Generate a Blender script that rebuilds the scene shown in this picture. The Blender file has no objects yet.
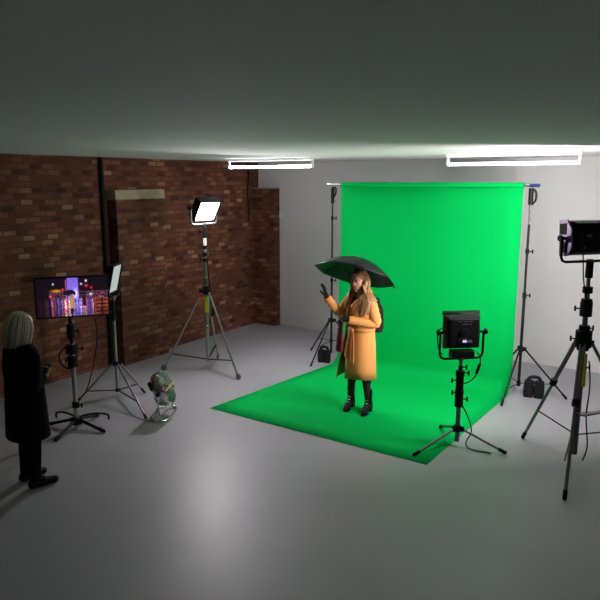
import bpy, bmesh, math, random
from mathutils import Vector, Matrix, Quaternion
random.seed(7)
D = bpy.data; SC = bpy.context.scene; COL = SC.collection
rad = math.radians

# ------------------------------------------------------------------ camera, world, exposure
cam = D.cameras.new('camera'); cam.lens = 38.4; cam.sensor_width = 36; cam.clip_start = .05
camo = D.objects.new('camera', cam); COL.objects.link(camo)
camo.location = (0, 0, 2.74); camo.rotation_euler = (rad(90 - 10.62), 0, 0)
SC.camera = camo
SC.view_settings.view_transform = 'Standard'; SC.view_settings.look = 'None'
SC.view_settings.gamma = 1; SC.view_settings.exposure = 0.0
SC.view_settings.use_curve_mapping = False
w = D.worlds.new('studio_world'); SC.world = w; w.use_nodes = True
bgn = w.node_tree.nodes['Background']
bgn.inputs[0].default_value = (.86, .93, 1, 1); bgn.inputs[1].default_value = .03   # soft spill from the open side of the studio
LIT_KEY, LIT_RIGHT, LIT_FRONT, LIT_SIDE = 165, 172, 70, .5; LIT_FILL = 31             # light levels, the last for the added ceiling battens

# ------------------------------------------------------------------ materials
def mat(name, col, rough=.6, metal=0, spec=.5, noise=0, nscale=12, bump=0, sheen=0):
    m = D.materials.new(name); m.use_nodes = True
    nt = m.node_tree; b = nt.nodes['Principled BSDF']
    b.inputs['Base Color'].default_value = (*col, 1)
    b.inputs['Roughness'].default_value = rough; b.inputs['Metallic'].default_value = metal
    b.inputs['Specular IOR Level'].default_value = spec
    if sheen: b.inputs['Sheen Weight'].default_value = sheen
    tc = nt.nodes.new('ShaderNodeTexCoord')
    nz = nt.nodes.new('ShaderNodeTexNoise'); nz.inputs['Scale'].default_value = nscale; nz.inputs['Detail'].default_value = 4
    nt.links.new(tc.outputs['Object'], nz.inputs['Vector'])
    k = noise or .06
    mr = nt.nodes.new('ShaderNodeMapRange'); mr.inputs[3].default_value = 1 - k; mr.inputs[4].default_value = 1 + k
    nt.links.new(nz.outputs['Fac'], mr.inputs[0])
    mx = nt.nodes.new('ShaderNodeVectorMath'); mx.operation = 'SCALE'; mx.inputs[0].default_value = col
    nt.links.new(mr.outputs[0], mx.inputs['Scale']); nt.links.new(mx.outputs[0], b.inputs['Base Color'])
    if bump:
        bp = nt.nodes.new('ShaderNodeBump'); bp.inputs['Strength'].default_value = bump; bp.inputs['Distance'].default_value = .01
        nt.links.new(nz.outputs['Fac'], bp.inputs['Height']); nt.links.new(bp.outputs[0], b.inputs['Normal'])
    return m
def emit(name, col, s):
    m = D.materials.new(name); m.use_nodes = True; nt = m.node_tree
    b = nt.nodes['Principled BSDF']; b.inputs['Base Color'].default_value = (.02, .02, .02, 1); b.inputs['Roughness'].default_value = .3
    b.inputs['Emission Color'].default_value = (*col, 1); b.inputs['Emission Strength'].default_value = s
    return m
def attr_mat(name, emission=0, rough=.5):
    m = D.materials.new(name); m.use_nodes = True; nt = m.node_tree
    b = nt.nodes['Principled BSDF']; b.inputs['Roughness'].default_value = rough
    a = nt.nodes.new('ShaderNodeVertexColor'); a.layer_name = 'Col'
    if emission:
        b.inputs['Base Color'].default_value = (.01, .01, .01, 1); b.inputs['Roughness'].default_value = .35
        nt.links.new(a.outputs[0], b.inputs['Emission Color']); b.inputs['Emission Strength'].default_value = emission
    else:
        nt.links.new(a.outputs[0], b.inputs['Base Color']); b.inputs['Subsurface Weight'].default_value = .08
        b.inputs['Subsurface Radius'].default_value = (.01, .004, .002)
    return m
def hair_mat(name, dark, light):
    m = D.materials.new(name); m.use_nodes = True; nt = m.node_tree; b = nt.nodes['Principled BSDF']; b.inputs['Roughness'].default_value = .45
    g = nt.nodes.new('ShaderNodeNewGeometry'); cr = nt.nodes.new('ShaderNodeValToRGB')
    cr.color_ramp.elements[0].color = (*dark, 1); cr.color_ramp.elements[1].color = (*light, 1)
    nt.links.new(g.outputs['Random Per Island'], cr.inputs[0]); nt.links.new(cr.outputs[0], b.inputs['Base Color'])
    return m
def brick_mat():
    m = D.materials.new('brick'); m.use_nodes = True; nt = m.node_tree; L = nt.links; N = nt.nodes.new
    b = nt.nodes['Principled BSDF']; b.inputs['Roughness'].default_value = .85; b.inputs['Specular IOR Level'].default_value = .25
    tc = N('ShaderNodeTexCoord'); sp = N('ShaderNodeSeparateXYZ'); L.new(tc.outputs['Object'], sp.inputs[0])
    ad = N('ShaderNodeMath'); L.new(sp.outputs[0], ad.inputs[0]); L.new(sp.outputs[1], ad.inputs[1])
    cb = N('ShaderNodeCombineXYZ'); L.new(ad.outputs[0], cb.inputs[0]); L.new(sp.outputs[2], cb.inputs[1])
    # slightly wobbly courses
    nz0 = N('ShaderNodeTexNoise'); nz0.inputs['Scale'].default_value = 2.2; L.new(cb.outputs[0], nz0.inputs['Vector'])
    sc0 = N('ShaderNodeVectorMath'); sc0.operation = 'SCALE'; sc0.inputs['Scale'].default_value = .03; L.new(nz0.outputs['Color'], sc0.inputs[0])
    av = N('ShaderNodeVectorMath'); L.new(cb.outputs[0], av.inputs[0]); L.new(sc0.outputs[0], av.inputs[1])
    br = N('ShaderNodeTexBrick'); L.new(av.outputs[0], br.inputs['Vector'])
    br.inputs['Color1'].default_value = (0, 0, 0, 1); br.inputs['Color2'].default_value = (1, 1, 1, 1); br.inputs['Mortar'].default_value = (.5, .5, .5, 1)
    br.inputs['Scale'].default_value = 1; br.inputs['Mortar Size'].default_value = .009; br.inputs['Mortar Smooth'].default_value = .3
    br.inputs['Brick Width'].default_value = .175; br.inputs['Row Height'].default_value = .076; br.offset = .5
    cr = N('ShaderNodeValToRGB'); L.new(br.outputs['Color'], cr.inputs[0])
    e = cr.color_ramp.elements
    pal = [(0, (.075, .024, .014)), (.25, (.125, .040, .022)), (.5, (.165, .055, .030)), (.75, (.19, .066, .035)), (.92, (.23, .095, .05)), (1, (.33, .19, .11))]
    e[0].position, e[0].color = 0, (*pal[0][1], 1); e[1].position, e[1].color = 1, (*pal[-1][1], 1)
    for p, c in pal[1:-1]:
        q = e.new(p); q.color = (*c, 1)
    nz = N('ShaderNodeTexNoise'); nz.inputs['Scale'].default_value = 1.1; nz.inputs['Detail'].default_value = 6; L.new(tc.outputs['Object'], nz.inputs['Vector'])
    mr = N('ShaderNodeMapRange'); mr.inputs[1].default_value = .3; mr.inputs[2].default_value = .7; mr.inputs[3].default_value = .6; mr.inputs[4].default_value = 1.3; L.new(nz.outputs['Fac'], mr.inputs[0])
    ms = N('ShaderNodeVectorMath'); ms.operation = 'SCALE'; L.new(cr.outputs[0], ms.inputs[0]); L.new(mr.outputs[0], ms.inputs['Scale'])
    mx = N('ShaderNodeMix'); mx.data_type = 'RGBA'; L.new(br.outputs['Fac'], mx.inputs[0]); L.new(ms.outputs[0], mx.inputs[6]); mx.inputs[7].default_value = (.085, .05, .035, 1)
    L.new(mx.outputs[2], b.inputs['Base Color'])
    bp = N('ShaderNodeBump'); bp.invert = True; bp.inputs['Strength'].default_value = .7; bp.inputs['Distance'].default_value = .012
    nf = N('ShaderNodeTexNoise'); nf.inputs['Scale'].default_value = 40; L.new(tc.outputs['Object'], nf.inputs['Vector'])
    mm = N('ShaderNodeMath'); mm.operation = 'MULTIPLY_ADD'; L.new(nf.outputs['Fac'], mm.inputs[0]); mm.inputs[1].default_value = .5; L.new(br.outputs['Fac'], mm.inputs[2])
    L.new(mm.outputs[0], bp.inputs['Height']); L.new(bp.outputs[0], b.inputs['Normal'])
    return m
M = dict(
    brick=brick_mat(),
    white=mat('white_paint', (.74, .73, .72), .75, noise=.05, nscale=1.3),
    ceil=mat('ceiling_paint', (.9, .89, .88), .9, noise=.02, nscale=1),
    floor=mat('grey_floor_paint', (.35, .345, .37), .42, noise=.10, nscale=1.6, bump=.02),
    concrete=mat('concrete', (.36, .30, .20), .9, noise=.35, nscale=9, bump=.3),
    green=mat('chroma_green', (.0005, .42, .078), .85, spec=.05, noise=.02, nscale=1.5),
    black=mat('black_plastic', (.007, .007, .008), .55, spec=.18),
    blackm=mat('black_metal', (.009, .009, .010), .5, spec=.25),
    char=mat('charcoal_cloth', (.011, .011, .012), .9, spec=.2),
    steel=mat('steel', (.42, .43, .42), .35, 1, noise=.12),
    chrome=mat('chrome', (.70, .70, .69), .2, 1),
    dsteel=mat('dull_steel', (.20, .20, .20), .42, 1, noise=.15),
    yellow=mat('yellow_tape', (.85, .88, .02), .5),
    brass=mat('brass', (.62, .40, .17), .45, .25),
    orange=mat('orange_rubber', (.75, .22, .01), .5),
    redp=mat('red_plastic', (.5, .02, .015), .45),
    purple=mat('violet_metal', (.22, .17, .26), .4, .8, noise=.4, nscale=30),
    blue=mat('blue_plastic', (.012, .03, .13), .4),
    coat=mat('camel_wool', (.69, .305, .09), .9, spec=.2, noise=.10, nscale=25, bump=.15),
    lining=mat('grey_brown_lining', (.25, .21, .17), .8),
    tights=mat('black_tights', (.012, .010, .010), .7),
    leather=mat('black_leather', (.006, .005, .005), .5, spec=.15),
    burg=mat('burgundy_wool', (.13, .006, .014), .85),
    bag=mat('dark_brown_leather', (.016, .010, .008), .8, spec=.15, noise=.2),
    hair=hair_mat('honey_brown_hair', (.06, .024, .009), (.62, .33, .125)),
    ghair=hair_mat('ash_blond_hair', (.30, .25, .19), (.66, .57, .46)),
    blackc=mat('black_wool', (.0045, .0045, .005), .95, spec=.1),
    canopy=mat('black_nylon', (.0045, .005, .006), .42, spec=.3),
    text=mat('grey_print', (.16, .16, .16), .5),
    skin=attr_mat('skin'), screen=attr_mat('screen_picture', 1.25),
    key=emit('key_diffuser', (1, .93, .97), LIT_KEY), rightl=emit('right_diffuser', (1, .935, .95), LIT_RIGHT),
    frontl=emit('front_diffuser', (1, .92, .97), LIT_FRONT), sidel=emit('side_diffuser', (.92, 1, .95), LIT_SIDE),
    tube=emit('fill_tube', (.95, .925, 1), LIT_FILL), tube2=emit('dim_fill_tube', (.95, .925, 1), LIT_FILL * .35),  # glow of the added ceiling battens
    lcd=emit('lit_display', (.62, .60, 1), .9), lcd2=emit('dim_display', (.4, .5, .45), .12),
    glass=mat('lens', (.02, .02, .02), .1),
)

# ------------------------------------------------------------------ mesh helpers
class MB:
    def __init__(s): s.bm = bmesh.new()
    def box(s, c, d, rot=None, taper=None):
        r = bmesh.ops.create_cube(s.bm, size=1)['verts']
        for v in r:
            if taper and v.co.z > 0: v.co.x *= taper[0]; v.co.y *= taper[1]
            v.co = Vector((v.co.x * d[0], v.co.y * d[1], v.co.z * d[2]))
            if rot is not None: v.co = rot @ v.co
            v.co += Vector(c)
        return s
    def tube(s, pts, r, seg=12, cap=True, flat=None):
        pts = [Vector(p) for p in pts]; n = len(pts)
        rs = list(r) if isinstance(r, (list, tuple)) else [r] * n
        rings = []; up = None
        for i, p in enumerate(pts):
            t = (pts[min(i + 1, n - 1)] - pts[max(i - 1, 0)]).normalized()
            if up is None:
                up = Vector((0, 0, 1)) if abs(t.z) < .9 else Vector((1, 0, 0))
            a = up - t * up.dot(t)
            if a.length < 1e-4: a = t.orthogonal()
            a.normalize(); up = a; b = t.cross(a)
            f = flat or 1
            rings.append([s.bm.verts.new(p + a * math.cos(2 * math.pi * k / seg) * rs[i] * f + b * math.sin(2 * math.pi * k / seg) * rs[i]) for k in range(seg)])
        for q, w_ in zip(rings, rings[1:]):
            for k in range(seg): s.bm.faces.new((q[k], q[(k + 1) % seg], w_[(k + 1) % seg], w_[k]))
        if cap:
            s.bm.faces.new(rings[0][::-1]); s.bm.faces.new(rings[-1])
        return s
    def cap(s, p0, p1, r0, r1=None, seg=14):          # capsule
        r1 = r0 if r1 is None else r1
        p0, p1 = Vector(p0), Vector(p1); t = (p1 - p0)
        t = t.normalized() if t.length > 1e-6 else Vector((0, 0, 1))
        A = [90, 65, 40, 15]
        P = [p0 - t * r0 * math.sin(rad(a)) for a in A] + [p1 + t * r1 * math.sin(rad(a)) for a in A[::-1]]
        R = [max(r0 * math.cos(rad(a)), 1e-4) for a in A] + [max(r1 * math.cos(rad(a)), 1e-4) for a in A[::-1]]
        return s.tube(P, R, seg)
    def ball(s, c, d, rot=None, sub=3):
        r = bmesh.ops.create_icosphere(s.bm, subdivisions=sub, radius=1)['verts']
        for v in r:
            v.co = Vector((v.co.x * d[0], v.co.y * d[1], v.co.z * d[2]))
            if rot is not None: v.co = rot @ v.co
            v.co += Vector(c)
        return s
    def loft(s, rings, closed=True, cap=False):
        R = [[s.bm.verts.new(p) for p in q] for q in rings]
        for q, w_ in zip(R, R[1:]):
            n = len(q)
            for k in range(n if closed else n - 1): s.bm.faces.new((q[k], q[(k + 1) % n], w_[(k + 1) % n], w_[k]))
        if cap: s.bm.faces.new(R[0][::-1]); s.bm.faces.new(R[-1])
        return s
    def prism(s, poly, z0, z1, axis='z'):
        def f(a, b, h): return {'z': (a, b, h), 'y': (a, h, b), 'x': (h, a, b)}[axis]
        return s.loft([[f(a, b, z0) for a, b in poly], [f(a, b, z1) for a, b in poly]], True, True)
    def build(s, name, m, parent=None, bevel=0, smooth=40, solid=0, loc=None):
        bmesh.ops.recalc_face_normals(s.bm, faces=s.bm.faces) if not solid else None
        me = D.meshes.new(name); s.bm.to_mesh(me); s.bm.free()
        for p in me.polygons: p.use_smooth = True
        me.set_sharp_from_angle(angle=rad(smooth))
        me.materials.append(M[m] if isinstance(m, str) else m)
        o = D.objects.new(name, me); COL.objects.link(o)
        if parent: o.parent = parent
        if loc: o.location = loc
        if solid:
            md = o.modifiers.new('thickness', 'SOLIDIFY'); md.thickness = solid; md.offset = 0
        if bevel:
            md = o.modifiers.new('bevel', 'BEVEL'); md.width = bevel; md.segments = 2; md.limit_method = 'ANGLE'
        return o
def tag(o, label, cat, group=None):
    o['label'] = label; o['category'] = cat
    if group: o['group'] = group
    return o
def thing(name, label, cat, loc, rotz=0, group=None):
    o = D.objects.new(name, None); COL.objects.link(o); o.empty_display_size = .1
    o.location = loc; o.rotation_euler = (0, 0, rotz)
    return tag(o, label, cat, group)
def struct(o): o['kind'] = 'structure'; return o
def arc(p0, p1, sag, n=14, side=(0, 0, -1)):
    p0, p1, sd = Vector(p0), Vector(p1), Vector(side)
    return [p0.lerp(p1, i / n) + sd * sag * 4 * (i / n) * (1 - i / n) for i in range(n + 1)]
def spline(P, n=6):
    P = [Vector(p) for p in P]; out = []
    for i in range(len(P) - 1):
        a, b, c, d = P[max(i - 1, 0)], P[i], P[i + 1], P[min(i + 2, len(P) - 1)]
        for k in range(n):
            t = k / n
            out.append(.5 * ((2 * b) + (c - a) * t + (2 * a - 5 * b + 4 * c - d) * t * t + (3 * b - a - 3 * c + d) * t ** 3))
    return out + [P[-1]]
def voxel(o, size, smooth=4):
    md = o.modifiers.new('fuse', 'REMESH'); md.mode = 'VOXEL'; md.voxel_size = size; md.use_smooth_shade = True
    if smooth:
        ms = o.modifiers.new('smooth', 'SMOOTH'); ms.factor = .5; ms.iterations = smooth
    dg = bpy.context.evaluated_depsgraph_get(); dg.update()
    me = D.meshes.new_from_object(o.evaluated_get(dg)); old = o.data
    o.modifiers.clear(); mats = list(old.materials); o.data = me; me.name = o.name
    me.materials.clear()
    for m in mats: me.materials.append(m)
    for p in me.polygons: p.use_smooth = True
    D.meshes.remove(old)
    return o

# ------------------------------------------------------------------ the studio shell (local axes u along the white wall, v towards it)
YAW = math.atan2(-.560, .829)
def W(u, v): return (u * .829 + v * .560, -u * .560 + v * .829)
def shell(o): o.rotation_euler = (0, 0, YAW); return struct(o)
CH = 3.06
shell(MB().box((-.8, 4.0, -.05), (14.2, 12.4, .1)).build('floor', 'floor'))
shell(MB().box((-.8, 4.0, CH + .05), (14.2, 12.4, .1)).build('ceiling', 'ceil'))
shell(MB().box((-7.70, 4.0, CH / 2), (.3, 12.4, CH)).build('wall_left', 'brick'))
shell(MB().box((-.65, 9.92, CH / 2), (13.9, .3, CH)).build('wall_back', 'white'))
shell(MB().box((-7.45, 6.65, 1.23), (.2, .92, 2.46)).build('trim_1', 'brick'))                       # brick pier
shell(MB().box((-7.45, 6.65, 2.53), (.23, .96, .14)).build('trim_2', 'concrete', bevel=.012))         # its padstone
shell(MB().box((-7.31, 9.69, 1.29), (.50, .16, 2.58)).build('trim_3', 'brick'))                     # brick return at the corner
shell(MB().box((-7.31, 9.685, 2.59), (.52, .175, .02)).build('trim_4', 'concrete'))

x, y = W(-7.51, 6.09)
t = tag(MB().tube([(0, 0, .01), (0, 0, CH - .01)], .032, 14).build('dark_upright', 'black', loc=(x, y, 0)), 'dark round pipe on the brick wall left of the brick pier', 'upright')  # dark round bar running the full height of the wall
for z in (.5, 1.5, 2.5): MB().tube([(0, 0, z - .015), (0, 0, z + .015)], .038, 14).build('bracket', 'blackm', t)
x, y = W(-7.525, 9.42)
tag(MB().tube(spline([(0, 0, 3.04), (.01, 0, 2.8), (-.01, .01, 2.5), (.01, -.01, 2.2), (0, 0, 1.98)]), .014, 8).build('wall_cable', 'black', loc=(x, y, 0)), 'black cable hanging down the brick wall near the far corner', 'cable')
x, y = W(-7.02, 9.75)
t = thing('wall_switch', 'small white switch box on the white wall edge beside the brick corner', 'switch', (x, y, 2.1), YAW)
MB().box((0, 0, 0), (.05, .04, .09)).build('box', 'white', t, bevel=.005); MB().box((0, -.024, 0), (.02, .01, .035)).build('rocker', 'white', t)

for (u, v), lab in (((-5.9, 7.9), 'added white fill batten on the ceiling nearer the brick wall'), ((-2.3, 7.9), 'added white fill batten on the ceiling above the right end of the green paper')):  # battens added to lift the dark white wall behind
    x, y = W(u, v)
    t = thing('fill_batten', lab, 'light', (x, y, CH), YAW, 'added fill battens')
    MB().box((0, 0, -.02), (1.6, .07, .04)).build('body', 'white', t, bevel=.005)
    for sx in (-.78, .78): MB().box((sx, 0, -.085), (.03, .04, .13)).build('lamp_holder', 'white', t, bevel=.004)
    MB().tube([(-.77, 0, -.125), (.77, 0, -.125)], .019, 16).build('fill_tube', 'tube' if u < -5 else 'tube2', t)

# ------------------------------------------------------------------ green backdrop
UL, UR, VB, VF, R0 = -4.80, -2.195, 8.17, 5.54, .17
prof = [(VB, 2.65)] + [(VB, R0 + (2.65 - R0) * k / 8) for k in range(7, -1, -1)]
prof += [(VB - R0 + R0 * math.cos(a), R0 - R0 * math.sin(a) + .004) for a in [rad(9 * k) for k in range(1, 11)]]
prof += [(VB - R0 + (VF - VB + R0) * k / 10, .004) for k in range(1, 11)]
mb = MB(); rings = []
for v, z in prof:
    g = max(0, (VB - v) / (VB - VF)); ul, ur = UL - .25 * g - .02 * (z < 1.5), UR - .055 * g
    rings.append([(ul + (ur - ul) * k / 12, v + (.006 * math.sin(k * 1.3 + z) if z > .5 else 0), z) for k in range(13)])
mb.loft(rings, closed=False)
c0 = W((UL + UR) / 2, VB)
bd = thing('green_screen_backdrop', 'bright green paper backdrop hanging from the crossbar and sweeping over the floor', 'backdrop', (c0[0], c0[1], 0), YAW)
off = (-(UL + UR) / 2, -VB, 0)
mb.build('paper_sheet', 'green', bd, solid=.003, loc=off, smooth=60)
mb = MB(); ring = lambda x_, r: [(x_, VB + .012 + r * math.cos(a), 2.675 + r * math.sin(a)) for a in [2 * math.pi * k / 24 for k in range(24)]]
mb.loft([ring(UL, .026), ring(UL, .036), ring(UR, .036), ring(UR, .026), ring(UL, .026)])
mb.build('paper_roll', 'green', bd, loc=off)

# ------------------------------------------------------------------ stands
def knob(parent, z, ang, r, m='black', size=1):
    d = Vector((math.cos(ang), math.sin(ang), 0))
    mb = MB(); mb.cap(d * r + Vector((0, 0, z)), d * (r + .035 * size) + Vector((0, 0, z)), .007 * size)
    mb.cap(d * (r + .04 * size) + Vector((0, 0, z - .018 * size)), d * (r + .04 * size) + Vector((0, 0, z + .018 * size)), .010 * size)
    return mb.build('knob', m, parent)
def tripod(name, label, base, feet, apex, bot, sections, collars, lm='blackm', lr=.011, brace_t=.75, bz=None, bm_='blackm', br=.008,
           cat='stand', group=None, foot='rubber', leg_r0=.05, double=False):
    """sections: (z0, z1, r, material); collars: (z, r, h, material, knob angle or None)"""
    t = thing(name, label, cat, (base[0], base[1], 0), 0, group)
    for i, (z0, z1, r, m) in enumerate(sections):
        MB().tube([(0, 0, z0), (0, 0, z1)], r, 16).build('column' if i == 0 else 'riser', m, t, bevel=.002)
    for z, r, h, m, ka in collars:
        c = MB().tube([(0, 0, z - h / 2), (0, 0, z + h / 2)], r, 16).build('collar', m, t, bevel=.004)
        if ka is not None: knob(c, z, rad(ka), r)
    for fx, fy in feet:
        d = Vector((fx, fy, 0)); n = d.normalized(); f = d + Vector((0, 0, .022)); a = n * leg_r0 + Vector((0, 0, apex))
        mb = MB()
        if double:
            s_ = Vector((-n.y, n.x, 0)) * .016
            mid = a.lerp(f, .40)
            mb.tube([a + s_, mid + s_], lr * .8, 10); mb.tube([a - s_, mid - s_], lr * .8, 10); mb.tube([a.lerp(f, .30), f], lr, 10)
            lg = mb.build('leg', lm, t)
            e = (f - a).normalized()
            mb2 = MB().tube([mid - e * .03, mid + e * .03], .034, 12).build('clamp', 'black', lg)
        else:
            mb.tube([a, f], lr, 12); lg = mb.build('leg', lm, t)
        MB().box(n * (leg_r0 - .008) + Vector((0, 0, apex)), (.05, .03, .05), Quaternion((0, 0, 1), math.atan2(n.y, n.x)).to_matrix()).build('hinge', 'black', lg, bevel=.004)
        if foot == 'rubber':
            MB().cap(f + Vector((0, 0, .0)), f + (a - f).normalized() * .06, lr * 1.45 if lr * 1.45 < .022 else .021, lr * 1.3).build('rubber_foot', 'black', lg)
        else:
            mb = MB(); q = Vector((-n.y, n.x, 0)); cc = d + Vector((0, 0, .045))
            mb.tube([cc - q * .014, cc + q * .014], .043, 18).build('caster_wheel', 'dsteel', lg, bevel=.004)
        if bz is not None:
            h = a.lerp(f, brace_t)
            MB().tube([n * .02 + Vector((0, 0, bz)), h], br, 10, flat=.6).build('brace', bm_, t)
    return t
def S(base, pts): return [(p[0] - base[0], p[1] - base[1]) for p in pts]

b1 = (.484, 9.62)
bsec = [(.10, 1.25, .0165, 'blackm'), (1.22, 2.2, .0135, 'blackm'), (2.15, 2.645, .011, 'blackm')]
t = tripod('backdrop_stand', 'thin black backdrop stand behind the umbrella at the left end of the crossbar', b1, S(b1, [(.18, 10.10), (.16, 9.19), (1.08, 9.60)]), .62, .10, bsec,
       [(.62, .026, .07, 'black', None), (1.24, .024, .06, 'black', 20), (2.18, .020, .06, 'black', 20), (.30, .024, .05, 'black', None)], lr=.011, brace_t=.6, bz=.30, group='black stands holding the crossbar')
mb = MB(); mb.tube([(0, 0, 2.40), (0, 0, 2.62)], .026, 12); mb.tube(spline([(0, -.01, 2.45), (.045, -.01, 2.55), (.045, -.01, 2.62), (.01, -.01, 2.635)]), .012, 10)
mb.build('hook_head', 'black', t)
b2 = (2.85, 8.0)
t = tripod('backdrop_stand', 'thin black backdrop stand to the right of the green paper at the crossbar end', b2, S(b2, [(2.48, 7.50), (3.37, 7.74), (2.72, 8.66)]), .60, .10,
       [(.10, 1.32, .0185, 'blackm'), (1.28, 2.2, .0150, 'blackm'), (2.15, 2.645, .012, 'dsteel')],
       [(.60, .028, .08, 'black', None), (.90, .012, .02, 'black', None), (1.30, .026, .07, 'black', -10), (1.86, .024, .06, 'black', -10), (.14, .026, .06, 'black', None)], lr=.012, brace_t=.72, bz=.14, group='black stands holding the crossbar')
mb = MB(); mb.tube([(0, 0, 2.44), (0, 0, 2.64)], .030, 12); mb.tube(spline([(.01, -.02, 2.44), (.055, -.02, 2.50), (.05, -.02, 2.60), (.0, -.01, 2.635)]), .014, 10)
mb.build('hook_head', 'blackm', t)
a = Vector((b1[0], b1[1], 2.675)); b = Vector((b2[0], b2[1], 2.675)); e = (b - a).normalized()
cb = tag(MB().tube([a - e * .06 - a, b + e * .06 - a], .020, 16).build('crossbar', 'steel', loc=a), 'long steel crossbar holding the green paper roll between two black stands', 'crossbar')
MB().tube([b - e * .02 - a + Vector((0, 0, .0)), b + e * .10 - a], .021, 14).build('end_cap', 'blue', cb)
MB().tube([-e * .09, -e * .02], .026, 14).build('end_cap', 'steel', cb)
mb = MB()

# sandbags on the stands
def sandbag(label, loc, rz, sz):
    t = thing('sandbag', label, 'sandbag', loc, rz, 'black sandbags weighing down the backdrop stands')
    for sx in (-1, 1):
        mb = MB(); rings = []
        for k in range(9):
            z = sz[2] * k / 8; f = .78 + .26 * math.sin(math.pi * min(1, .15 + .62 * (1 - k / 8)))
            rings.append([(sx * sz[0] * .27 + sz[0] * .26 * f * math.copysign(abs(math.cos(q)) ** .5, math.cos(q)), sz[1] * .5 * f * math.copysign(abs(math.sin(q)) ** .55, math.sin(q)), z) for q in [2 * math.pi * j / 20 for j in range(20)]])
        mb.loft(rings, True, True).build('pouch', 'char', t)
    MB().box((0, 0, sz[2] * .93), (sz[0] * .5, sz[1] * .3, .02)).build('flap', 'char', t, bevel=.004)
    MB().tube(spline([(-sz[0] * .35, 0, sz[2] * .97), (-sz[0] * .2, 0, sz[2] * 1.22), (sz[0] * .2, 0, sz[2] * 1.24), (sz[0] * .35, 0, sz[2] * .97)]), .011, 8, flat=2).build('handle', 'black', t)
    return t
sandbag('black sandbag on the left backdrop stand legs, beside the tan coat', (.37, 9.46, .0), rad(-20), (.18, .11, .19))
sandbag('black sandbag at the foot of the right backdrop stand near the white wall', (3.00, 7.86, .0), rad(-25), (.235, .13, .21))

# key light stand
b3 = (-1.35, 9.07)
ks = tripod('tripod_light_stand', 'tall silver crank stand with yellow sleeve carrying the brightly lit panel', b3, S(b3, [(-1.99, 9.02), (-.86, 8.58), (-1.28, 9.66)]), 1.17, .13,
       [(.13, 1.20, .026, 'steel'), (1.15, 1.78, .022, 'steel'), (1.75, 2.02, .019, 'dsteel')],
       [(1.18, .045, .12, 'black', 200), (1.32, .032, .10, 'dsteel', None), (1.62, .034, .05, 'black', 160), (1.70, .034, .06, 'black', 20), (1.80, .03, .05, 'blackm', None), (.66, .034, .02, 'chrome', None), (2.02, .026, .16, 'black', 200)],
       lm='steel', lr=.015, brace_t=.80, bz=.16, bm_='blackm', br=.014, foot='wheel', cat='stand', leg_r0=.06)
MB().tube([(0, 0, .86), (0, 0, 1.09)], .031, 16).build('yellow_sleeve', 'yellow', ks)['label'] = 'bright yellow sleeve'
MB().tube([(0, 0, 1.83), (0, 0, 1.93)], .026, 16).build('pale_sleeve', 'white', ks)['label'] = 'pale sleeve near the top'
MB().cap((-.06, -.02, 1.12), (-.13, -.02, 1.08), .016).build('crank_handle', 'redp', ks)['label'] = 'red crank handle'
mb = MB(); mb.tube(spline([(.03, -.03, 1.66), (.055, -.04, 1.3), (.10, -.05, .9), (.07, -.05, .82), (.05, .05, 1.1)]), .008, 8); mb.cap((.1, -.05, .92), (.1, -.05, .84), .022); mb.build('power_cable', 'black', ks)

# left side stand
b4 = (-2.36, 7.93)
ls = tripod('tripod_light_stand', 'slim silver stand with black spreader holding the dim side-on panel by the monitor', b4, S(b4, [(-2.78, 7.60), (-1.79, 7.06), (-2.03, 7.98)]), .43, .06,
       [(.06, 1.00, .021, 'steel'), (.95, 1.24, .020, 'black')],
       [(.43, .034, .05, 'black', None), (1.02, .030, .06, 'black', 150), (1.16, .028, .08, 'black', 10), (.07, .03, .04, 'black', None)],
       lm='dsteel', lr=.012, brace_t=.72, bz=.07, bm_='blackm', br=.012)

# monitor stand: heavy post on a low folded base
b5 = (-2.50, 6.80)
ms = tripod('monitor_stand', 'grey post on a low black base holding the lit monitor', b5, S(b5, [(-2.86, 6.86), (-2.16, 6.66), (-2.60, 6.42), (-2.38, 7.15)]), .10, .02,
       [(.02, .98, .026, 'steel'), (.9, 1.40, .020, 'blackm')],
       [(.28, .040, .07, 'black', -20), (.78, .055, .12, 'black', 160), (.92, .068, .10, 'black', 20), (1.12, .045, .16, 'blackm', 0), (.09, .06, .07, 'black', None)],
       lm='blackm', lr=.018, leg_r0=.06)
for ang in (150, 20):
    d = Vector((math.cos(rad(ang)), math.sin(rad(ang)), 0))
    MB().tube(spline([d * .05 + Vector((0, 0, .14)), d * .2 + Vector((0, 0, .15)), d * .33 + Vector((0, 0, .12)), d * .34 + Vector((0, 0, .06))]), .012, 8).build('carry_loop', 'black', ms)
MB().tube(spline([(-.05, -.04, .95), (-.13, -.05, .86), (-.10, -.04, .74), (-.02, -.03, .70)]), .009, 8).build('clamp_strap', 'black', ms)

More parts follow.
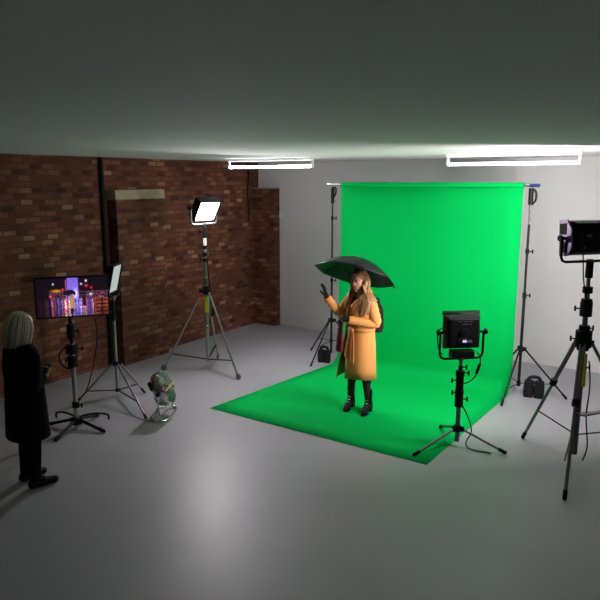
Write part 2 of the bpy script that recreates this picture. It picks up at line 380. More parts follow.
# ------------------------------------------------------------------ monitor
mon = thing('monitor', 'wide black monitor showing a neon city night picture', 'monitor', (-2.438, 6.75, 1.512), rad(19))
MB().box((0, .0, 0), (.755, .035, .445)).build('bezel', 'black', mon, bevel=.004)
mb = MB(); mb.box((0, .035, -.02), (.5, .05, .3)); mb.box((0, .06, 0), (.22, .03, .22)); mb.build('back_cover', 'black', mon, bevel=.01)
def screen_px(x, y, rnd=random.Random(3)):
    """the picture on the monitor, x right, y down, 0..1"""
    g = lambda cx, cy, sx, sy: math.exp(-((x - cx) / sx) ** 2 - ((y - cy) / sy) ** 2)
    c = Vector((.006, .002, .006)); n = rnd.random()
    if y < .55:
        c += Vector((.22, .14, .75)) * (1 if .43 < x < .59 else g(.51, .3, .09, .4) * .07) * (.55 + .6 * y + .35 * n)
        c += Vector((.9, .8, 1)) * g(.545, .42, .025, .1) * .8 + Vector((.5, .08, .3)) * (.5 if .405 < x < .425 and y > .05 else 0)
        c += Vector((.7, .28, .03)) * g(.28, .33, .06, .03) * (.3 + n) + Vector((.8, .02, .03)) * (g(.70, .22, .02, .03) + g(.77, .28, .012, .025) + g(.37, .30, .012, .03) + g(.2, .46, .015, .03))
        c += Vector((.8, .85, 1)) * (g(.70, .09, .012, .025) + g(.63, .17, .012, .02) + g(.24, .15, .009, .02) + g(.76, .45, .02, .03) * .7)
        if .36 < y and n > .72 and (x < .42 or x > .6) and x > .17: c += Vector((.55, .10, .18)) * rnd.random() if rnd.random() < .7 else Vector((.4, .4, .7)) * rnd.random()
    else:
        cx_ = int(x * 74 + 1.1 * random.Random(int(y * 60)).random()); col_r = random.Random(cx_); k = col_r.random(); m = .25 + 1.0 * random.Random(cx_ * 91 + int(y * 34)).random() ** 1.6 + .35 * n
        fade = (1 if .2 < x < .80 else (.5 if x > .79 else .03)) * (.55 + .6 * math.exp(-((y - .68) / .16) ** 2))
        tint = Vector((.80, .05, .06)) if k < .42 else (Vector((.8, .62, .72)) if k < .74 else Vector((.25, .15, .8)))
        if .47 < x < .62: tint = Vector((.35, .25, .95)) if k < .7 else Vector((.85, .8, 1))
        if x > .82: tint = Vector((.8, .16, .05)) * (1 if int(y * 30) % 3 else .1)
        dense = .85 if x < .62 else .6
        c += tint * m * fade * dense * (1 if col_r.random() < .66 else .12)
    if ((x - .465) / .085) ** 2 + ((y - .42) / .11) ** 2 < 1 and y < .45 + .02 * math.sin(x * 60): c = Vector((.006, .005, .012))
    if abs(x - .49) < .030 + .012 * max(0, y - .5) and .50 < y < .80: c = Vector((.42, .24, .09)) * (.75 + .3 * n)
    if abs(x - .485) < .02 and .44 < y <= .51: c = Vector((.30, .13, .06))
    if abs(x - .485) < .022 and .80 <= y < .92: c = Vector((.01, .008, .012))
    if abs(x - .665) < .022 and .48 < y < .75: c = Vector((.008, .006, .014))
    if ((x - .655) / .05) ** 2 + ((y - .44) / .05) ** 2 < 1 and y < .45: c = Vector((.008, .006, .014))
    return c
bm = bmesh.new(); NX, NY, SW, SH = 150, 80, .722, .412
vs = [[bm.verts.new((-SW / 2 + SW * i / NX, -.019, SH / 2 - SH * j / NY)) for i in range(NX + 1)] for j in range(NY + 1)]
for j in range(NY):
    for i in range(NX): bm.faces.new((vs[j][i], vs[j + 1][i], vs[j + 1][i + 1], vs[j][i + 1]))
me = D.meshes.new('screen'); bm.to_mesh(me); bm.free(); me.materials.append(M['screen'])
ca = me.color_attributes.new('Col', 'FLOAT_COLOR', 'CORNER')
for p in me.polygons:
    j, i = divmod(p.index, NX); c = screen_px((i + .5) / NX, (j + .5) / NY)
    for li in p.loop_indices: ca.data[li].color = (c.x, c.y, c.z, 1)
so = D.objects.new('screen', me); COL.objects.link(so); so.parent = mon; so['label'] = 'lit picture of a neon city street'
MB().tube(spline([(.2, .06, -.2), (.23, .07, -.45), (.18, .06, -.75), (.09, .05, -1.05), (.02, .04, -1.15)]), .006, 8).build('cable', 'black', mon)

# ------------------------------------------------------------------ LED panels (local: lit face towards +x, yoke axis along y, origin at stand spigot top)
def led_panel(label, loc, az, tilt, wd, ht, dp, em, drop, back=True, visor=False, endfin=False, rim='black', round_back=False, ends=False, taper=.79):
    t = thing('led_panel', label, 'light', loc, az, None)
    zc = drop; rot = Matrix.Rotation(tilt, 3, 'Y')
    def P(x_, y_, z_): return rot @ Vector((x_, y_, z_)) + Vector((0, 0, zc))
    def L(mb, name, m, par=t, bevel=0, **k):
        for v in mb.bm.verts: v.co = rot @ v.co + Vector((0, 0, zc))
        return mb.build(name, m, par, bevel=bevel, **k)
    mb = MB(); hw, hh = wd / 2, ht / 2
    # shell: deeper in the middle, open rim in front
    fr = [(dp * .5, hw, hh), (dp * .5 - .05, hw, hh), (-dp * .25, hw * .93, hh * .93), (-dp * .5, hw * (taper + .01), hh * taper)]
    q = [[(x_, a_ * y_, b_ * z_) for a_, b_ in ((1, 1), (-1, 1), (-1, -1), (1, -1))] for x_, y_, z_ in fr]
    inner = [[(dp * .5, a_ * (hw - .018), b_ * (hh - .018)) for a_, b_ in ((1, 1), (-1, 1), (-1, -1), (1, -1))], [(dp * .5 - .03, a_ * (hw - .018), b_ * (hh - .018)) for a_, b_ in ((1, 1), (-1, 1), (-1, -1), (1, -1))]]
    mb.loft(inner[::-1] + q, True, True)
    hs = L(mb, 'housing', rim, bevel=.006)
    L(MB().box((dp * .5 - .022, 0, 0), (.008, wd - .04, ht - .04)), 'diffuser', em)['label'] = 'light-emitting front'
    if round_back:
        L(MB().ball((-dp * .35, 0, 0), (dp * .45, hw * .62, hh * .74)), 'cooling_hump', 'black')
    # back controls
    if back:
        xb = -dp * .5
        L(MB().tube([(xb - .012, 0, 0), (xb + .01, 0, 0)], .05, 24), 'fan_boss', 'blackm', bevel=.003)
        L(MB().tube([(xb - .018, 0, 0), (xb - .010, 0, 0)], .022, 20), 'fan_hub', 'black')
        L(MB().box((xb - .003, 0, -.085), (.008, .13, .035)), 'control_strip', 'blackm')
        L(MB().box((xb - .008, .0, -.082), (.006, .040, .026)), 'display', 'lcd')['label'] = 'lit lilac display'
        L(MB().box((xb - .008, -.052, -.084), (.006, .050, .024)), 'display', 'lcd2')['label'] = 'dim grey display'
        tx = MB()
        for k, (y_, z_, w_) in enumerate([(.05, .115, .05), (-.012, .115, .045), (-.065, .115, .03), (.0, .088, .06), (-.055, .088, .02), (.02, -.056, .09)]): tx.box((xb - .002, y_, z_), (.004, w_, .005))
        L(tx, 'printed_marks', 'text')
        MB().box((-.01, 0, zc - hh - .053), (.10, .24, .078)).build('power_supply', 'black', t, bevel=.006)
    if visor:
        mb = MB(); mb.loft([[(dp * .5 - .0, -hw, hh), (dp * .5, hw, hh)], [(dp * .5 + .10, -hw - .06, hh + .02), (dp * .5 + .10, hw - .03, hh + .02)]], False)
        L(mb, 'barn_door', 'black', solid=.006)
        mb = MB(); mb.loft([[(dp * .5, -hw, hh), (dp * .5, -hw, -hh)], [(dp * .5 + .1, -hw - .065, hh + .02), (dp * .5 + .1, -hw - .05, hh * .4)]], False)
        L(mb, 'barn_door', 'black', solid=.006)
    if ends:                                                     # finned metal end plates
        for sg in (1, -1):
            mb = MB(); mb.prism([(-dp * .55, -hh * .55), (-dp * .2, -hh * 1.02), (dp * .5, -hh * 1.02), (dp * .5, hh * 1.02), (-dp * .2, hh * 1.05), (-dp * .55, hh * .5)], sg * hw, sg * (hw + .018), 'y')
            ep = L(mb, 'end_plate', 'purple', bevel=.004)
            for zz in (-hh * .52, hh * .52): L(MB().box((dp * .12, sg * (hw + .019), zz), (dp * .55, .006, hh * .62)), 'vent_slot', 'black', ep)
    # yoke
    yw = hw + .042; yb = zc - hh - (.105 if back else .06)
    pts = [(0, yw, zc), (0, yw, yb + .05), (0, yw - .015, yb + .015), (0, yw - .05, yb), (0, -yw + .05, yb), (0, -yw + .015, yb + .015), (0, -yw, yb + .05), (0, -yw, zc)]
    yk = MB().tube(pts, .013, 12).build('yoke', 'steel' if endfin else 'blackm', t)
    for sg in (1, -1):
        mb = MB(); mb.tube([(0, sg * (hw - .005), zc), (0, sg * (yw + .02), zc)], .014, 12); mb.tube([(0, sg * (yw + .012), zc), (0, sg * (yw + .035), zc)], .030, 10)
        mb.build('tilt_knob', 'black', t, bevel=.003)
    mb = MB(); mb.tube([(0, 0, -.02), (0, 0, yb)], .016, 12); mb.tube([(0, 0, yb - .02), (0, 0, yb + .02)], .028, 14); mb.build('spigot', 'dsteel', t)
    return t, P
NH = math.atan2(-.67, .74)
p, P = led_panel('brightly lit white LED panel tilted down on the tall silver stand', (-1.35, 9.07, 2.12), NH, rad(32), .37, .33, .20, 'key', .235, taper=.5, back=False, endfin=True, round_back=True)
MB().cap((.0, .05, .42), (.0, .12, .40), .012).build('top_handle', 'black', p)
p, P = led_panel('dim pale LED panel seen side-on beside the monitor', (-2.35, 7.93, 1.265), rad(-4), rad(13), .34, .38, .10, 'sidel', .27, back=False, visor=False)
p, P = led_panel('black LED panel seen from behind in front of the green paper, small lit display', (1.64, 6.30, .885), rad(97), rad(3), .37, .34, .13, 'frontl', .345, visor=True)
MB().tube(spline([(0, .19, .36), (-.05, .24, .40), (-.06, .28, .34), (-.04, .25, .18), (-.02, .20, .12)]), .0065, 8).build('cable', 'black', p)
mb = MB(); mb.tube(spline([(-.02, -.16, .14), (-.04, -.19, .06), (-.05, -.17, -.06), (-.04, -.10, -.16), (-.02, -.02, -.20)]), .006, 8); mb.cap((-.05, -.18, .01), (-.05, -.155, -.075), .016); mb.build('power_cable', 'black', p)
p, P = led_panel('wide black LED panel seen from behind, high on the right by the white wall', (2.69, 5.90, 1.985), rad(104), rad(6), .54, .32, .17, 'rightl', .235, back=False, ends=True)
mb = MB(); mb.box((-.09, .10, .26), (.004, .055, .03)); mb.build('printed_marks', 'text', p)
mb = MB(); mb.box((-.089, -.02, .25), (.004, .30, .14)); mb.build('back_plate', 'black', p, bevel=.004)
for zz in (.155, .120): MB().ball((-.088 + .02 * (.155 - zz) / .035, .145, zz), (.012, .012, .012), sub=2).build('socket', 'orange', p)['label'] = 'orange socket'
MB().tube(spline([(-.075, .145, .115), (-.06, .12, .03), (-.04, .09, -.12), (-.03, .05, -.27), (-.03, .04, -.33)]), .006, 8).build('cable', 'black', p)

# centre stand
b6 = (1.64, 6.30)
cs = tripod('light_stand', 'grey post stand carrying the black panel in front of the green paper', b6, S(b6, [(1.15, 6.05), (2.08, 6.10), (1.58, 6.80)]), .20, .06,
       [(.06, .66, .024, 'dsteel'), (.62, .86, .020, 'blackm')], [(.72, .040, .20, 'black', 178), (.80, .046, .05, 'black', 0), (.60, .046, .04, 'black', 200), (.52, .044, .16, 'black', 0), (.2, .04, .06, 'black', None), (.86, .022, .04, 'black', 0)], lm='dsteel', lr=.014)
MB().tube(spline([(.03, -.03, .46), (.10, -.04, .32), (.13, -.05, .18), (.08, -.05, .06), (.12, -.1, .012), (.3, -.2, .012)]), .0065, 8).build('cable', 'black', cs)

# right stand
b7 = (2.69, 5.90)
rs = tripod('tripod_light_stand', 'heavy black and steel stand with coloured cables at the right by the white wall', b7, S(b7, [(2.40, 6.50), (3.42, 5.80), (2.30, 5.15)]), 1.22, .28,
       [(.10, 1.26, .030, 'dsteel'), (1.2, 1.75, .024, 'dsteel'), (1.7, 1.97, .018, 'purple')],
       [(1.26, .075, .16, 'black', 170), (1.20, .055, .10, 'black', None), (1.36, .05, .06, 'black', 10), (1.55, .056, .14, 'black', 165), (1.62, .05, .05, 'black', None), (1.73, .045, .06, 'black', None), (1.92, .034, .15, 'black', None), (.98, .04, .06, 'black', 0)],
       lm='dsteel', lr=.016, brace_t=.7, bz=.30, bm_='black', br=.010, double=True, leg_r0=.08)
MB().tube([(.01, -.04, .80), (.01, -.04, 1.12)], .022, 12).build('yellow_sleeve', 'yellow', rs)['label'] = 'yellow sleeve'
MB().tube([(-.02, -.034, 1.07), (-.02, -.034, 1.17)], .022, 12).build('red_sleeve', 'redp', rs)['label'] = 'red sleeve'
MB().cap((-.05, -.04, 1.0), (.03, -.04, .985), .014).build('orange_tie', 'orange', rs)['label'] = 'orange tie'
MB().tube(spline([(-.03, -.035, 1.15), (-.035, -.04, .8), (-.05, -.05, .45), (-.11, -.06, .05)]), .009, 8).build('cable', mat('pink_cable', (.55, .25, .28), .5), rs)
MB().tube(spline([(.055, -.035, 1.05), (.08, -.04, .8), (.07, -.04, .5), (.1, -.05, .2), (.06, -.06, .05)]), .007, 8).build('cable', 'black', rs)
mb = MB(); mb.prism([(-.05, -.03), (.30, .05), (.26, -.01), (.02, -.11)], .52, .535); mb.build('bracket_plate', 'dsteel', rs, bevel=.003)

# ------------------------------------------------------------------ chrome drum fan on the floor
fan = thing('floor_fan', 'chrome drum fan standing on the grey floor between the two silver stands', 'fan', (-1.61, 7.22, 0), rad(-4)); fan.scale = (1.08, 1.08, 1.08)
tilt = Matrix.Rotation(rad(-24), 3, 'Y'); zc = .30
def FL(mb, name, m, par, **k):
    for v in mb.bm.verts: v.co = tilt @ v.co + Vector((0, 0, zc))
    return mb.build(name, m, par, **k)
ring = lambda x_, r: [(x_, r * math.cos(a), r * math.sin(a)) for a in [2 * math.pi * k / 40 for k in range(40)]]
mb = MB(); mb.loft([ring(-.046, .170), ring(-.052, .184), ring(-.02, .192), ring(.02, .192), ring(.052, .184), ring(.046, .170), ring(0, .178), ring(-.046, .170)])
FL(mb, 'drum', 'chrome', fan)
for sg in (1, -1):
    mb = MB()
    for k in range(1, 10): mb.tube([(sg * (.052 + .03 * (1 - (k / 10) ** 2)), .182 * k / 10 * math.cos(a), .182 * k / 10 * math.sin(a)) for a in [2 * math.pi * q / 32 for q in range(33)]], .0026, 6, cap=False)
    for k in range(12):
        a_ = math.pi * 2 * k / 12; mb.tube([(sg * (.052 + .03 * (1 - r_ * r_)), .182 * r_ * math.cos(a_), .182 * r_ * math.sin(a_)) for r_ in (.12, .5, .8, 1)], .0032, 6)
    FL(mb, 'wire_grille', 'chrome', fan)
for k in range(4):
    mb = MB(); a_ = math.pi / 2 * k; R_ = Matrix.Rotation(a_, 3, 'X'); rg = []
    for j in range(7):
        r_ = .04 + .120 * j / 6; wv = .03 + .05 * math.sin(math.pi * (j + 1) / 8)
        rg.append([R_ @ Vector((-.03, -wv, r_)), R_ @ Vector((.0, 0, r_)), R_ @ Vector((.03, wv, r_))])
    mb.loft(rg, False); FL(mb, 'blade', 'dsteel', fan, solid=.003)
FL(MB().tube([(-.11, 0, 0), (.05, 0, 0)], .05, 20), 'motor', 'black', fan, bevel=.006)
FL(MB().tube([(.076, 0, 0), (.086, 0, 0)], .022, 20), 'badge', 'brass', fan)
FL(MB().box((.084, 0, 0), (.006, .35, .022)), 'brass_band', 'brass', fan)['label'] = 'brass band across the grille'
for zz in (.10, -.07):
    FL(MB().box((-.055, -.13, zz), (.05, .06, .10)), 'switch_box', 'black', fan, bevel=.01)
mb = MB()
for sg in (1, -1):
    mb.tube(spline([(0, sg * .205, zc), (0, sg * .215, .16), (.03, sg * .23, .03), (.09, sg * .16, .014), (.10, 0, .014)]), .012, 10)
    mb.tube(spline([(0, sg * .215, .16), (-.04, sg * .23, .03), (-.10, sg * .16, .014), (-.11, 0, .014)]), .012, 10)
mb.build('cradle', 'chrome', fan)
for sg in (1, -1): MB().tube([(0, sg * .185, zc), (0, sg * .23, zc)], .022, 14).build('pivot_knob', 'black', fan)

# ------------------------------------------------------------------ people
def hand(mb, wrist, d, palm, g=0, curl=(12, 18, 14), spread=1, thumb_side=1, s=1):
    """d: pointing direction, palm: palm normal; thumb_side along cross(d, palm)"""
    d = Vector(d).normalized(); n = Vector(palm); n = (n - d * n.dot(d)).normalized(); sd = d.cross(n) * thumb_side
    w_ = Vector(wrist)
    mb.cap(w_, w_ + d * .03 * s, .021 * s + g, .024 * s + g)
    for k, o_ in enumerate((.027, .009, -.009, -.026)):
        mb.cap(w_ + d * .025 * s + sd * o_ * .7 * s, w_ + d * .078 * s + sd * o_ * s, .0125 * s + g, .0105 * s + g)
    for k, (o_, ln) in enumerate(((.027, .068), (.009, .076), (-.009, .071), (-.026, .056))):
        p_ = w_ + d * .080 * s + sd * o_ * s; dd = (d + sd * o_ * 5 * spread * .35).normalized()
        a_ = 0
        for j, f in enumerate((.45, .31, .24)):
            a_ += curl[j]
            q = dd * math.cos(rad(a_)) + n * math.sin(rad(a_)); e_ = p_ + q * ln * f * s
            mb.cap(p_, e_, (.0088 - .0008 * j) * s + g, (.0082 - .0009 * j) * s + g, 10); p_ = e_
    p_ = w_ + d * .018 * s + sd * .022 * s
    for j, (ln, f) in enumerate(((.040, 1.0), (.030, .55), (.026, .35))):
        q = (d * (1 - .25 * f) + sd * f + n * .35).normalized(); e_ = p_ + q * ln * s
        mb.cap(p_, e_, (.0125 - .0015 * j) * s + g, (.011 - .0015 * j) * s + g, 10); p_ = e_
def head(mb, c, yaw, pitch=0, s=1):
    R_ = Matrix.Rotation(yaw, 3, 'Z') @ Matrix.Rotation(pitch, 3, 'Y'); c = Vector(c)
    B = lambda p_, r_: mb.ball(c + R_ @ (Vector(p_) * s), [q * s for q in r_], R_)
    C = lambda p0, p1, r0, r1: mb.cap(c + R_ @ (Vector(p0) * s), c + R_ @ (Vector(p1) * s), r0 * s, r1 * s, 12)
    B((-.008, 0, .035), (.094, .074, .082)); B((.022, 0, -.02), (.070, .062, .085)); B((.038, 0, -.068), (.042, .047, .040))
    B((.062, 0, -.093), (.020, .022, .016))                                    # chin
    C((.083, 0, .016), (.097, 0, -.021), .0075, .0095); B((.089, .009, -.024), (.009, .007, .006)); B((.089, -.009, -.024), (.009, .007, .006))
    C((.078, -.035, .027), (.078, .035, .027), .010, .010)                     # brow
    B((.080, 0, -.052), (.012, .022, .006)); B((.078, 0, -.061), (.012, .019, .007))   # lips
    for sg in (1, -1):
        B((.070, sg * .032, .010), (.014, .014, .011)); B((.046, sg * .040, -.026), (.032, .026, .032))   # eye balls, cheeks
        B((-.005, sg * .073, -.005), (.020, .008, .032))                       # ears
    return R_
def face_col(o, c, R_, base, s=1):
    me = o.data; ca = me.color_attributes.new('Col', 'FLOAT_COLOR', 'POINT'); c = Vector(c); Ri = R_.transposed()
    for v in me.vertices:
        p_ = Ri @ (v.co - c) / s; col = base
        if p_.x > .05 and abs(p_.y) < .06:
            y_ = abs(p_.y)
            if ((y_ - .032) / .0155) ** 2 + ((p_.z - .009) / .0075) ** 2 < 1: col = (.03, .02, .015) if ((y_ - .032) / .0075) ** 2 + ((p_.z - .009) / .0075) ** 2 < 1 else (.22, .19, .17)
            elif ((y_ - .032) / .019) ** 2 + ((p_.z - .012) / .0115) ** 2 < 1: col = (base[0] * .35, base[1] * .25, base[2] * .2)
            elif ((y_ - .034) / .021) ** 2 + ((p_.z - .031) / .0045) ** 2 < 1: col = (.07, .035, .018)
            elif (p_.y / .024) ** 2 + ((p_.z + .056) / .011) ** 2 < 1: col = (.42, .09, .075)
        ca.data[v.index].color = (*col, 1)
def ell(cx, cy, z, rx, ry, n=40, a0=0, a1=360, pw=1.0):
    full = abs(a1 - a0 - 360) < 1e-6; out = []
    for k in range(n if full else n + 1):
        a_ = rad(a0 + (a1 - a0) * k / n); c_, s_ = math.cos(a_), math.sin(a_)
        out.append((cx + rx * math.copysign(abs(c_) ** pw, c_), cy + ry * math.copysign(abs(s_) ** pw, s_), z))
    return out

# --- the model under the umbrella: local +x forward, +y her left
FX, FY, FROT = .712, 7.36, rad(-143.1)
HC = (.03, 0, 1.585); HY = rad(8)
near = dict(sh=(0, .165, 1.37), el=(-.045, .225, 1.10), wr=(.245, .055, 1.165))
far = dict(sh=(0, -.165, 1.37), el=(.13, -.225, 1.175), wr=(.335, -.235, 1.41))
ft = [(-.02, .125), (.045, -.115)]; FD = Vector((math.cos(rad(24)), math.sin(rad(24)), 0))
mb = MB()
R_ = head(mb, HC, HY, rad(6))
mb.cap((.0, 0, 1.37), (.015, 0, 1.50), .052, .046)
mb.ball((0, 0, 1.24), (.105, .150, .19)); mb.ball((.0, 0, 1.36), (.075, .155, .06)); mb.ball((.02, 0, 1.06), (.095, .13, .14)); mb.ball((-.01, 0, .93), (.115, .165, .13))
for q, sg in ((near, 1), (far, -1)):
    mb.cap(q['sh'], q['el'], .046, .038); mb.cap(q['el'], q['wr'], .037, .024)
for (fx, fy), sg in zip(ft, (1, -1)):
    kn = Vector((fx * .5 + .015, fy * .85, .50)); an = Vector((fx, fy, .13)) - FD * .03
    mb.cap((-.01, sg * .085, .90), kn, .082, .056); mb.cap(kn, an, .052, .034); mb.ball(kn.lerp(an, .28) - FD * .015, (.050, .050, .10))
    mb.cap(an, an + FD * .12 - Vector((0, 0, .075)), .030, .026); mb.cap(an - FD * .02 - Vector((0, 0, .02)), an - FD * .02 - Vector((0, 0, .03)), .028)
NW = Vector(near['wr']); FWR = Vector(far['wr'])
ND = (.90, -.36, .22); FDIR = (.22, -.05, .97)
hand(mb, NW, ND, (0.05, .25, -1), curl=(52, 62, 40), spread=.3, thumb_side=-1)
hand(mb, FWR, FDIR, (.6, -.8, -.2), curl=(8, 14, 12), spread=.3, thumb_side=1)
wm = mb.build('person', 'skin'); voxel(wm, .0042, 3); wm.location = (FX, FY, 0); wm.rotation_euler = (0, 0, FROT)
tag(wm, 'woman in a camel coat standing under a black umbrella, gloved hand raised', 'person')
face_col(wm, HC, R_, (.62, .33, .21))
# gloves
for wr, d_, pn, cu, ts in ((NW, ND, (.05, .25, -1), (52, 62, 40), -1), (FWR, FDIR, (.6, -.8, -.2), (8, 14, 12), 1)):
    mb = MB(); hand(mb, wr, d_, pn, g=.003, spread=.3, curl=cu, thumb_side=ts); dd = Vector(d_).normalized()
    mb.cap(wr - dd * .035, wr, .030, .027); voxel(mb.build('glove', 'leather', wm), .0042, 2)
# legs and boots
for (fx, fy), sg in zip(ft, (1, -1)):
    kn = Vector((fx * .5 + .015, fy * .85, .50)); an = Vector((fx, fy, .13)) - FD * .03
    mb = MB(); mb.cap((-.01, sg * .085, .80), kn, .085, .060); mb.cap(kn, an, .057, .039); mb.ball(kn.lerp(an, .28) - FD * .015, (.054, .054, .11)); voxel(mb.build('tights', 'tights', wm), .006, 3)
    mb = MB(); mb.cap(an + Vector((0, 0, .13)), an, .050, .044)
    mb.cap(an - FD * .02 - Vector((0, 0, .01)), an + FD * .125 - Vector((0, 0, .085)), .046, .038); mb.cap(an + FD * .09 - Vector((0, 0, .088)), an + FD * .155 - Vector((0, 0, .098)), .036, .028)
    bt = mb.build('ankle_boot', 'leather', wm); voxel(bt, .006, 3)
    c_ = an - FD * .035; mb = MB(); mb.box(c_ + Vector((0, 0, -.085)), (.055, .055, .09), Quaternion((0, 0, 1), rad(24)).to_matrix(), taper=(1.2, 1.2)); mb.build('heel', 'leather', bt, bevel=.004)
    sl = [(an.x + FD.x * q - FD.y * r_, an.y + FD.y * q + FD.x * r_) for q, r_ in ((.05, -.036), (.15, -.034), (.185, 0), (.15, .034), (.05, .036))]
    MB().prism(sl, .0, .012).build('sole', 'black', bt)
    mb = MB()
    for q, z_ in ((.075, -.028), (.035, .03)): mb.box(an + FD * q + Vector((0, 0, z_)) + FD * .012, (.012, .045, .012), Quaternion((0, 0, 1), rad(24)).to_matrix())
    mb.build('buckle', 'chrome', bt, bevel=.002)
# burgundy dress under the coat
mb = MB(); mb.loft([ell(.012, 0, z, rx, ry) for z, rx, ry in ((1.40, .06, .11), (1.33, .10, .15), (1.2, .122, .162), (1.06, .122, .150), (.95, .134, .172), (.72, .15, .185), (.56, .145, .18))], True, True)
mb.build('dress', 'tights', wm)
# coat shell, open at the front
def fold(a_, z): return 1 + .011 * math.sin(a_ * 7 + z * 3) * max(0, min(1, (1.05 - z) * 3))
mb = MB(); rings = []
for z, rx, ry, a0, a1, cx in ((1.475, .072, .082, 58, 302, -.01), (1.445, .088, .115, 50, 310, -.01), (1.415, .098, .165, 26, 326, -.008), (1.375, .112, .196, 8, 330, -.004), (1.31, .126, .200, -6, 326, 0),
                         (1.22, .138, .190, -12, 322, 0), (1.13, .136, .176, -14, 318, 0), (1.055, .132, .168, -14, 316, 0), (.97, .146, .184, -13, 318, 0), (.85, .160, .196, -10, 322, .005),
                         (.70, .172, .206, -9, 326, .01), (.56, .180, .214, -8, 330, .014), (.44, .186, .222, -8, 333, .016)):
    rg = ell(cx, 0, z, rx, ry, 48, a0, a1, .92); out = []
    for k, (px_, py_, pz_) in enumerate(rg):
        a_ = rad(a0 + (a1 - a0) * k / 48); f = fold(a_, z)
        fl = max(0, (a_ - rad(280)) / rad(50)) * max(0, min(1, (1.0 - z) * 2.0)) * .085
        out.append((px_ * f + fl * .9, py_ * f - fl * .10, pz_ + .012 * math.sin(a_ * 2) * (z < .5)))
    rings.append(out)
mb.loft(rings, False)
for q, dn in ((near, ND), (far, FDIR)):
    s0, e0, w0 = Vector(q['sh']), Vector(q['el']), Vector(q['wr']); d0 = (w0 - e0).normalized()
    pts = spline([s0 + Vector((0, -s0.y * .35, .012)), s0 + (e0 - s0) * .12, s0.lerp(e0, .5), e0 - (e0 - s0).normalized() * .03, e0 + d0 * .045, e0.lerp(w0, .55), w0 - d0 * .012], 5)
    n_ = len(pts); mb.tube(pts, [.052 + .013 * math.sin(math.pi * min(1, k / n_ * 1.6)) - .008 * k / n_ + .004 * math.sin(k * 2.3) for k in range(n_)], 18)
mb.build('coat', 'coat', wm, solid=.010, smooth=70)
# lining seen inside the open front
mb = MB(); rings = []
for z, rx, ry, a0, a1, cx in ((.95, .134, .172, 4, 318, 0), (.70, .160, .194, 0, 325, .01), (.46, .172, .210, -1, 331, .016)):
    rg = ell(cx, 0, z, rx, ry, 40, a0, a1, .92); rings.append([(p_[0] + max(0, (rad(a0 + (a1 - a0) * k / 40) - rad(280)) / rad(50)) * max(0, min(1, (1 - z) * 2)) * .075, p_[1], p_[2]) for k, p_ in enumerate(rg)])
mb.loft(rings, False); mb.build('coat_lining', 'lining', wm, solid=.004, smooth=70)['label'] = 'grey-brown coat lining'
# shawl collar
mb = MB()
for sg in (1, -1):
    pts = spline([(-.078, 0, 1.485), (-.045, sg * .080, 1.472), (.035, sg * .108, 1.415), (.098, sg * .100, 1.32), (.134, .055 if sg > 0 else -.085, 1.21), (.146, .01 if sg > 0 else -.09, 1.09)], 6)
    n_ = len(pts); mb.tube(pts, [.034 + .022 * math.sin(math.pi * k / n_) for k in range(n_)], 14, flat=.40)
mb.build('shawl_collar', 'coat', wm)
# belt with hanging ends
mb = MB(); q = ell(0, 0, 1.03, .148, .186, 44, -14, 318, .92); mb.loft([[(p_[0], p_[1], p_[2] - .022) for p_ in q], [(p_[0], p_[1], p_[2] + .022) for p_ in q]], False)
mb.build('belt', 'coat', wm, solid=.010, smooth=70)
kn_ = MB(); kn_.ball((.158, .020, 1.025), (.024, .036, .028)); kn_.build('belt_knot', 'coat', wm)
for pts in ([(.158, .015, 1.02), (.176, .0, .92), (.190, -.012, .80), (.200, -.018, .70)], [(.158, .025, 1.02), (.176, .060, .90), (.186, .072, .78), (.196, .076, .65)]):
    pp = spline(pts, 5); MB().tube(pp, [.022 + .014 * k / len(pp) for k in range(len(pp))], 10, flat=.35).build('belt_end', 'coat', wm)
# burgundy scarf hanging from the lower hand
mb = MB(); hb = NW + Vector(ND).normalized() * .085
pts = spline([hb + Vector((0, 0, .02)), hb + Vector((-.005, -.01, -.09)), hb + Vector((.0, -.018, -.24)), hb + Vector((.008, -.02, -.39))], 6)
n_ = len(pts); mb.tube(pts, [.026 + .030 * (k / n_) ** .7 + .003 * math.sin(k * 1.7) for k in range(n_)], 16, flat=.5)
mb.build('scarf', 'burg', wm)['label'] = 'burgundy scarf hanging from the lower hand'
# hair: cap plus long wavy locks
mb = MB(); hc = Vector(HC)
def hp(p_): return hc + R_ @ Vector(p_)
def push(p_):
    tb = [(1.475, .085, .095), (1.445, .10, .13), (1.415, .11, .175), (1.375, .124, .206), (1.31, .140, .21), (1.22, .155, .20), (1.1, .155, .19), (.9, .155, .19)]
    if p_.z >= 1.50: return p_
    for (z1, a1, b1_), (z0, a0, b0_) in zip(tb, tb[1:]):
        if z0 <= p_.z <= z1 or (p_.z > z1 and z1 == 1.475):
            f = min(1, (z1 - p_.z) / (z1 - z0)) if p_.z < z1 else 0
            ra, rb_ = a1 + (a0 - a1) * f + .006, b1_ + (b0_ - b1_) * f + .006
            if p_.z > z1: ra *= (1.50 - p_.z) / .025; rb_ *= (1.50 - p_.z) / .025
            k = math.hypot(p_.x / max(ra, 1e-3), p_.y / max(rb_, 1e-3))
            return Vector((p_.x / k, p_.y / k, p_.z)) if 0 < k < 1 else p_
    return p_
rg = []
for j in range(9):
    th = rad(8 + 82 * j / 8); z_ = .042 + .092 * math.cos(th); r_ = math.sin(th)
    op = 0 if j < 5 else 44 + 9 * (j - 5)
    rg.append([hp((-.014 + .107 * r_ * math.cos(a_), .086 * r_ * math.sin(a_), z_)) for a_ in [rad(op + (360 - 2 * op) * k / 30) for k in range(31)]])
mb.loft(rg, False)
rr = random.Random(5)
